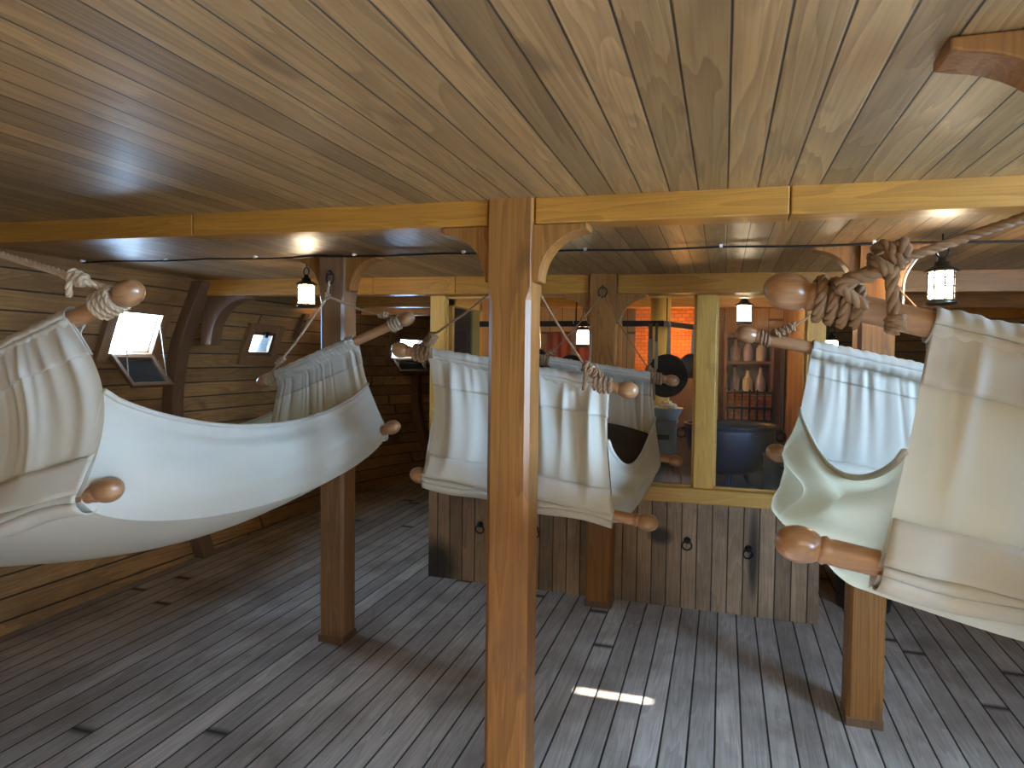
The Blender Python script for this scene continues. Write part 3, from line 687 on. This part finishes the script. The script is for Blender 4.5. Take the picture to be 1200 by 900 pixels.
# cauldron
cx, cy = .05, 4.56; t = thing('cauldron', (cx, cy, ZH), 'big blue black iron cauldron standing behind the right galley window', 'cauldron')
M_caul = plain('blue black cauldron iron', (.010,.030,.085), .38, .3, .3, 9, .15)
z0 = ZH+.055; m = MB(); R = .275; Hh = .31
outer = [(R*math.sin(PI/2*(i/12))**.75, Hh*.9*(1-math.cos(PI/2*(i/12)))) for i in range(13)]
prof = [(max(r, .002), h) for r, h in outer]+[(R*1.0,Hh*.93),(R*.985,Hh*.96),(R*1.05,Hh),(R*1.05,Hh+.015),(R*.97,Hh+.015)]+[(max(.002, r*.95), h+.02) for r, h in outer[::-1]]
m.lathe((cx,cy,z0), (0,0,1), [(h, r) for r, h in prof], 40, cap=False); m.build('bowl', M_caul, t)
for s in (-1, 1):
    m = MB(); p = V((cx+s*(R+.022), cy-.05, z0+Hh-.05)); m.tube(ring(p, (.5*s,1,0), .03, 18), .007, 8, True); m.obox(p+V((-s*.02,0,.025)), V((1,0,0)), V((0,1,0)), Z, .02, .012, .015); m.build('ring_handle', M_iron, t)
for k in range(3):
    m = MB(); a = 2*PI*k/3+.5; d = V((math.cos(a), math.sin(a), 0)); m.tube([V((cx,cy,z0+.02))+d*.10, V((cx,cy,ZH+.001))+d*.14], [.02,.012], 8); m.build('foot', M_caul, t)
m = MB(); m.lathe((cx,cy,z0+.2), (0,0,1), [(0,.002),(.004,.21),(.0,.22)], 30, cap=False); m.build('broth', plain('brown broth', (.07,.05,.035), .25), t)
t = thing('trivet', (cx+.15, cy-.25, ZH), 'flat iron bar stand on the hearth in front of the cauldron', 'trivet'); m = MB()
for a, b in (((-.14,-.03),(.165,-.03)),((.08,-.09),(.15,.04))): m.tube([V((cx+a[0],cy-.27+a[1],ZH+.022)), V((cx+b[0],cy-.27+b[1],ZH+.022))], .009, 6)
m.build('bars', plain('steel bar', (.25,.27,.3), .35, .8), t)
for a in (-.12, .15): m = MB(); m.tube([V((cx+a,cy-.30,ZH)), V((cx+a,cy-.30,ZH+.022))], .009, 6); m.build('foot', M_iron, t)
# steel pot
px_, py_ = .345, 4.285; t = thing('stock_pot', (px_,py_,ZH), 'dented grey metal stock pot right of the cauldron', 'pot'); m = MB()
M_steel = plain('dull grey tin', (.30,.29,.28), .42, .75, .25, 10)
m.lathe((px_,py_,ZH), (0,0,1), [(0,.10),(.005,.105),(.22,.108),(.225,.113),(.235,.113),(.235,.104),(.03,.10),(.028,.002)], 30, cap=False); m.build('body', M_steel, t)
for s in (-1, 1):
    m = MB(); m.tube([V((px_-.03,py_+s*.108,ZH+.17)), V((px_-.025,py_+s*.14,ZH+.175)), V((px_+.025,py_+s*.14,ZH+.175)), V((px_+.03,py_+s*.108,ZH+.17))], .005, 6); m.build('handle', M_iron, t)
# red onions heaped in the stock pot, white onions in the basin
def onion(loc, r, mat, label, grp, root=None):
    t = thing('onion', loc, label, 'onion', grp); m = MB()
    m.lathe((0,0,0), (0,0,1), [(-r*.92,.002),(-r*.8,r*.5),(-r*.3,r*.95),(r*.1,r),(r*.5,r*.8),(r*.85,r*.35),(r*1.1,r*.12),(r*1.35,r*.08)], 12)
    m.build('bulb', mat, t, local=True); return t
M_won = plain('white onion skin', (.72,.64,.48), .45, 0, .25, 40); M_ron = plain('red onion skin', (.42,.10,.07), .4, 0, .35, 30)
def heap(cx, cy, z, R, n, r, mat, label, grp, H):
    proto = None; rr = random.Random(4); pts = []
    tries = 0
    while len(pts) < n and tries < 6000:
        tries += 1; q = R*math.sqrt(rr.random()); a = rr.uniform(0, 2*PI); p = V((cx+q*math.cos(a), cy+q*math.sin(a), 0))
        p.z = z + H*(1-(q/R)**1.6)*(len(pts)/n if len(pts) > n*.4 else .25)
        if all((p-o).length > r*1.55 for o in pts): pts.append(p)
    for i, p in enumerate(pts):
        o = onion(p, r, mat, label, grp) if proto is None else copy_tree(proto)
        proto = proto or o; o.location = p; o.rotation_euler = (rr.uniform(-.6,.6), rr.uniform(-.6,.6), rr.uniform(0,6))
bp_ = atY(786, 493, 4.36); bx, by = bp_.x, 4.39
t = thing('crate', (bx, by, ZH), 'blue grey painted wooden box carrying the onion basin in the galley', 'crate'); M_blue = plain('blue grey paint', (.16,.21,.27), .6, 0, .25, 6)
m = MB(); m.box((bx-.14, by-.11, ZH), (bx+.03, by+.10, bp_.z-.02)); m.build('box', M_blue, t, bevel=.004)
m = MB(); m.box((bx-.15, by-.12, bp_.z-.02), (bx+.04, by+.11, bp_.z)); m.build('lid', M_blue, t, bevel=.004)
m = MB(); m.box((bx-.09, by-.122, bp_.z-.11), (bx+.0, by-.11, bp_.z-.08)); m.build('handle_slot', M_iron, t)
t = thing('basin', (bx-.03, by, bp_.z), 'grey blue enamel basin heaped with white onions', 'basin'); m = MB()
m.lathe((bx-.03,by,bp_.z), (0,0,1), [(0,.062),(.004,.065),(.07,.098),(.075,.103),(.079,.1),(.07,.093),(.01,.06),(.009,.002)], 30, cap=False); m.build('bowl', plain('enamel', (.28,.35,.40), .3, 0, .15), t)
heap(bx-.03, by, bp_.z+.06, .082, 46, .0135, M_won, 'small white onion in the heap filling the grey blue basin', 'white onions in the basin', .075)
heap(px_, py_, ZH+.205, .085, 14, .024, M_ron, 'red onion on top of the grey stock pot', 'red onions in the stock pot', .06)
# gourd in front of the box
g = atY(786, 590, 4.20); t = thing('gourd', (g.x, 4.205, ZH), 'brown ribbed gourd low behind the galley window right of the centre hammock', 'gourd'); m = MB(); vs = []; nn = 40
def gf(u, v):
    a = 2*PI*u; b = PI*v; r = .058*math.sin(b)**.8*(1+.08*math.cos(9*a)) if 0 < v < 1 else .001
    return V((g.x+r*math.cos(a), 4.205+r*math.sin(a), ZH+.068-.068*math.cos(b)))
m.sheet(gf, 54, 20); m.build('body', plain('brown rind', (.20,.10,.05), .5, 0, .3, 12), t)
m = MB(); m.tube([V((g.x,4.205,ZH+.13)), V((g.x+.01,4.205,ZH+.155)), V((g.x+.025,4.20,ZH+.165))], [.012,.008,.009], 8); m.build('stem', M_dark, t)
# mast
mx, my = -.405, 4.66; t = thing('mast', (mx, my, fz(mx,my)), 'thick round wooden mast rising through the galley behind the centre post', 'mast'); m = MB()
m.lathe((mx,my,fz(mx,my)), (0,0,1), [(0,.07),(cz(mx)-fz(mx,my),.066)], 32); m.build('trunk', M_pine, t)
# pot rack with pans
zr = atY(778, 379, 4.3).z; xr = atY(778, 379, 4.3).x; t = thing('pot_rack', (xr-.4, 4.3, zr), 'dark iron bar rack hanging high across the galley with pans on it', 'rack'); m = MB()
m.box((-1.55, 4.30, zr-.018), (xr, 4.312, zr+.018)); m.build('bar', M_iron, t); m = MB(); p2 = atY(838, 391, 5.25); p2.z = zr; m.prism([(xr,4.30,zr-.018),(xr,4.30,zr+.018),(p2.x,p2.y,zr+.018),(p2.x,p2.y,zr-.018)], (-.012,0,0)); m.build('bar', M_iron, t)
def rackx(y): return lerp(xr, p2.x, (y-4.3)/(p2.y-4.3))-.006
for x, y in ((-1.4,4.306),(-.9,4.306),(rackx(5.2),5.2),(rackx(4.36),4.36)):
    m = MB(); m.tube([(x,y,zr), (x,y,cz(x))], .004, 6); m.build('hanger', M_iron, t)
M_han = plain('worn steel handle', (.35,.33,.30), .4, .7)
def pan(x, y, L_, R, depth, label, face=(-.15,-1,.1)):
    t = thing('frying_pan', (x, y, zr-.02), label, 'pan'); m = MB()
    m.prism([(x-.009,y,zr+.01),(x+.009,y,zr+.01),(x+.014,y,zr-L_+.02),(x-.014,y,zr-L_+.02)], (0,-.006,0)); m.tube(ring(V((x,y-.006,zr+.012)), (1,0,0), .014, 14), .003, 6, True); m.build('handle', M_han, t)
    c = V((x, y-.012, zr-L_-R+.02)); d = V(face).normalized(); m = MB()
    m.lathe(c, d, [(-.004,.002),(-.004,R*.86),(depth,R),(depth+.004,R*.99),(.002,R*.84),(.001,.002)], 34, cap=False); m.build('bowl', M_iron, t); return t
pan(rackx(4.40), 4.40, .21, .135, .045, 'large black frying pan hanging by its long handle in the galley')
pan(rackx(4.82), 4.82, .20, .085, .035, 'smaller black frying pan hanging behind the large one')
p = atY(632, 400, 4.33); pan(p.x, 4.31, .18, .095, .04, 'black frying pan hanging left of the galley post, behind the rope')
p = atY(673, 400, 4.33); pan(p.x, 4.31, .22, .085, .04, 'black frying pan hanging close left of the galley post')
def utensil(px, L_, w, label, mat):
    x = atY(px, 390, 4.32).x; t = thing('kitchen_knife', (x, 4.30, zr-.02), label, 'knife'); m = MB()
    m.prism([(x-w*.4,4.294,zr+.0),(x+w*.4,4.294,zr+.0),(x+w*.4,4.294,zr-L_*.35),(x-w*.4,4.294,zr-L_*.35)], (0,-.012,0)); m.build('handle', M_dark, t, bevel=.002)
    m = MB(); m.prism([(x-w*.5,4.290,zr-L_*.35),(x+w*.5,4.290,zr-L_*.35),(x+w*.5,4.290,zr-L_*.85),(x-w*.4,4.290,zr-L_)], (0,-.003,0)); m.build('blade', mat, t)
utensil(763, .27, .03, 'dark handled knife hanging beside the mast', M_steel); utensil(770, .32, .022, 'long pale knife hanging left of the large frying pan', M_han)
# fireplace niche glowing orange behind the pans
M_brick, N_, L_, B_ = new_mat('orange glow brick'); b_t = N_.new('ShaderNodeTexBrick'); tc_ = N_.new('ShaderNodeTexCoord'); sp_ = N_.new('ShaderNodeSeparateXYZ')
L_.new(tc_.outputs['Object'], sp_.inputs[0]); L_.new(comb(M_brick.node_tree, sp_.outputs[0], sp_.outputs[2], 0), b_t.inputs['Vector']); b_t.inputs['Scale'].default_value = 9
b_t.inputs['Color1'].default_value = (.52,.17,.045,1); b_t.inputs['Color2'].default_value = (.36,.11,.03,1); b_t.inputs['Mortar'].default_value = (.16,.07,.03,1); b_t.inputs['Mortar Size'].default_value = .02  # orange of the hearth glow is put into these brick colours
L_.new(b_t.outputs[0], B_.inputs['Base Color']); B_.inputs['Roughness'].default_value = .75
t = thing('chimney_breast', (-.45, 5.45, 0), 'orange brick chimney breast glowing behind the hanging pans', 'chimney'); m = MB()
m.box((-.66, 5.40, CH-.12), (-.16, 5.74, cz(-.5)-.01)); m.build('brickwork', M_brick, t); m = MB(); m.box((-.68, 5.38, -.01), (-.14, 5.74, CH-.12)); m.build('stone_base', plain('dark brown stone', (.10,.06,.04), .7, 0, .4, 5, .3), t)
fl = bpy.data.lights.new('hearth_glow', 'POINT'); fl.energy = 4.0; fl.color = (1, .42, .1); fl.shadow_soft_size = .12
fo = bpy.data.objects.new('hearth_glow', fl); C.objects.link(fo); fo.location = (-.35, 5.15, CH+.1)
# shelf unit against the back wall
sx0, sx1 = .0, .36; t = thing('shelf_unit', (.18, 5.6, 0), 'tall dark shelf unit of jugs at the back of the galley above the cauldron', 'shelf'); m = MB()
for a in (sx0, sx1-.025): m.box((a, 5.5, -.01), (a+.025, 5.74, CH+.22))
m.build('side_panel', M_dark, t); m = MB(); m.box((sx0+.025,5.72,-.01),(sx1-.025,5.74,CH+.22)); m.build('back_panel', M_dark, t)
SH = [CH-.50, CH-.24, CH+.0, CH+.2]
for z in SH: m = MB(); m.box((sx0+.025,5.52,z-.02),(sx1-.025,5.72,z)); m.build('shelf', M_dark, t)
mats = [plain('stone jug glaze', (.42,.38,.33), .35), plain('violet grey bottle', (.30,.27,.36), .2), plain('brown bottle', (.16,.08,.04), .2)]
labs = [['grey jug at the left end of the upper shelf in the galley','white jug in the middle of the upper shelf in the galley','violet bottle at the right end of the upper shelf in the galley'],
        ['violet grey bottle at the left of the lower galley shelf','grey jug mid way along the lower galley shelf','pale jug at the right of the lower galley shelf']]
for r, z in enumerate((SH[2], SH[1])):
    for k in range(3):
        x = sx0+.085+k*.095; mm = mats[(k+r) % 2]; t = thing('jug', (x, 5.6, z), labs[r][k], 'jug'); m = MB(); h = .17+.02*((k+r) % 2)
        m.lathe((x,5.6,z), (0,0,1), [(0,.034),(.01,.038),(h*.55,.038),(h*.75,.018),(h*.95,.013),(h,.016)], 18); m.build('body', mm, t)
        m = MB(); m.lathe((x,5.6,z+h), (0,0,1), [(0,.011),(.018,.012)], 12); m.build('stopper', mats[2], t)
# iron fire basket with orange logs, behind the cauldron
t = thing('fire_basket', (.19, 5.3, ZH), 'black iron fire grate with glowing orange bricks behind the cauldron', 'grate'); m = MB(); zb = CH-.36
for i in range(7): m.tube([(.03+i*.05,5.12,zb-.1),(.03+i*.05,5.12,zb+.16)], .007, 6)
for z in (zb-.06, zb+.03, zb+.14): m.tube([(.02,5.12,z),(.34,5.12,z)], .009, 6)
for x in (.03, .33): m.tube([(x,5.12,ZH),(x,5.12,zb)], .012, 6); m.tube([(x,5.19,ZH),(x,5.19,zb)], .012, 6)
m.build('bars', M_iron, t); m = MB(); m.box((.03,5.13,zb-.1),(.33,5.19,zb+.12)); m.build('glowing_bricks', M_brick, t)
# hanging onion string near the post
p = atY(700, 390, 4.306); p.x += .03; t = thing('onion_string', (p.x, 4.306, p.z), 'string of brown onions hanging left of the galley post behind the glass', 'onion string'); m = MB()
m.tube([(p.x-.03,4.306,zr),(p.x-.03,4.29,p.z-.12)], .003, 6); m.build('cord', M_rope, t); m = MB()
for k in range(9):
    c = V((p.x-.03+.022*math.cos(k*2.4), 4.285+.022*math.sin(k*2.4), p.z+.05-k*.02)); m.lathe(c, (0,0,1), [(-.02,.002),(-.014,.014),(0,.021),(.014,.013),(.02,.002)], 12, cap=False)
m.build('bulbs', plain('brown onion skin', (.32,.16,.07), .4, 0, .3, 30), t)
# red cloth hanging deep in the galley
t = thing('red_cloth', (-1.2, 5.5, 1.0), 'faded red cloth hanging deep in the galley behind its left window', 'cloth'); m = MB()
m.sheet(lambda u, v: V((lerp(-1.45,-1.08,u), 5.722+.016*math.sin(u*30), lerp(.75,CH+.22,v))), 40, 4); m.build('drape', cloth_mat('faded red cloth', (.45,.12,.07), .1), t, solid=.004)
m = MB(); m.tube([(-1.5,5.742,CH+.225),(-1.03,5.742,CH+.225)], .008, 8); m.build('rail', M_dark, t)
# dark bucket in the passage
bx_, by_ = .80, 4.35; t = thing('bucket', (bx_,by_,fz(bx_,by_)), 'black bucket on the floor between the galley corner and the right post', 'bucket'); z = fz(bx_,by_); m = MB()
m.lathe((bx_,by_,z), (0,0,1), [(0,.14),(.38,.18),(.385,.185),(.39,.18),(.38,.17),(.02,.13),(.02,.002)], 28, cap=False); m.build('body', plain('black bucket', (.018,.016,.016), .5), t)
for h in (.08,.3): m = MB(); m.tube(ring(V((bx_,by_,z+h)), Z, .142+.04*h/.38, 28), .005, 6, True); m.build('hoop', M_iron, t)

# white electric cord from the right post to its lantern
t = thing('electric_cord', atY(1060,330,2.93), 'thin white electric cord arching from the right post to the lantern', 'cord'); m = MB()
m.tube(smooth_path([atY(1058,372,2.93), atY(1059,335,2.93), atY(1064,318,2.91), atY(1078,300,2.87), atY(1092,294,2.83), atY(1099,300,2.81), atY(1098,318,2.80)], 8), .0045, 6); m.build('wire', M_white, t)
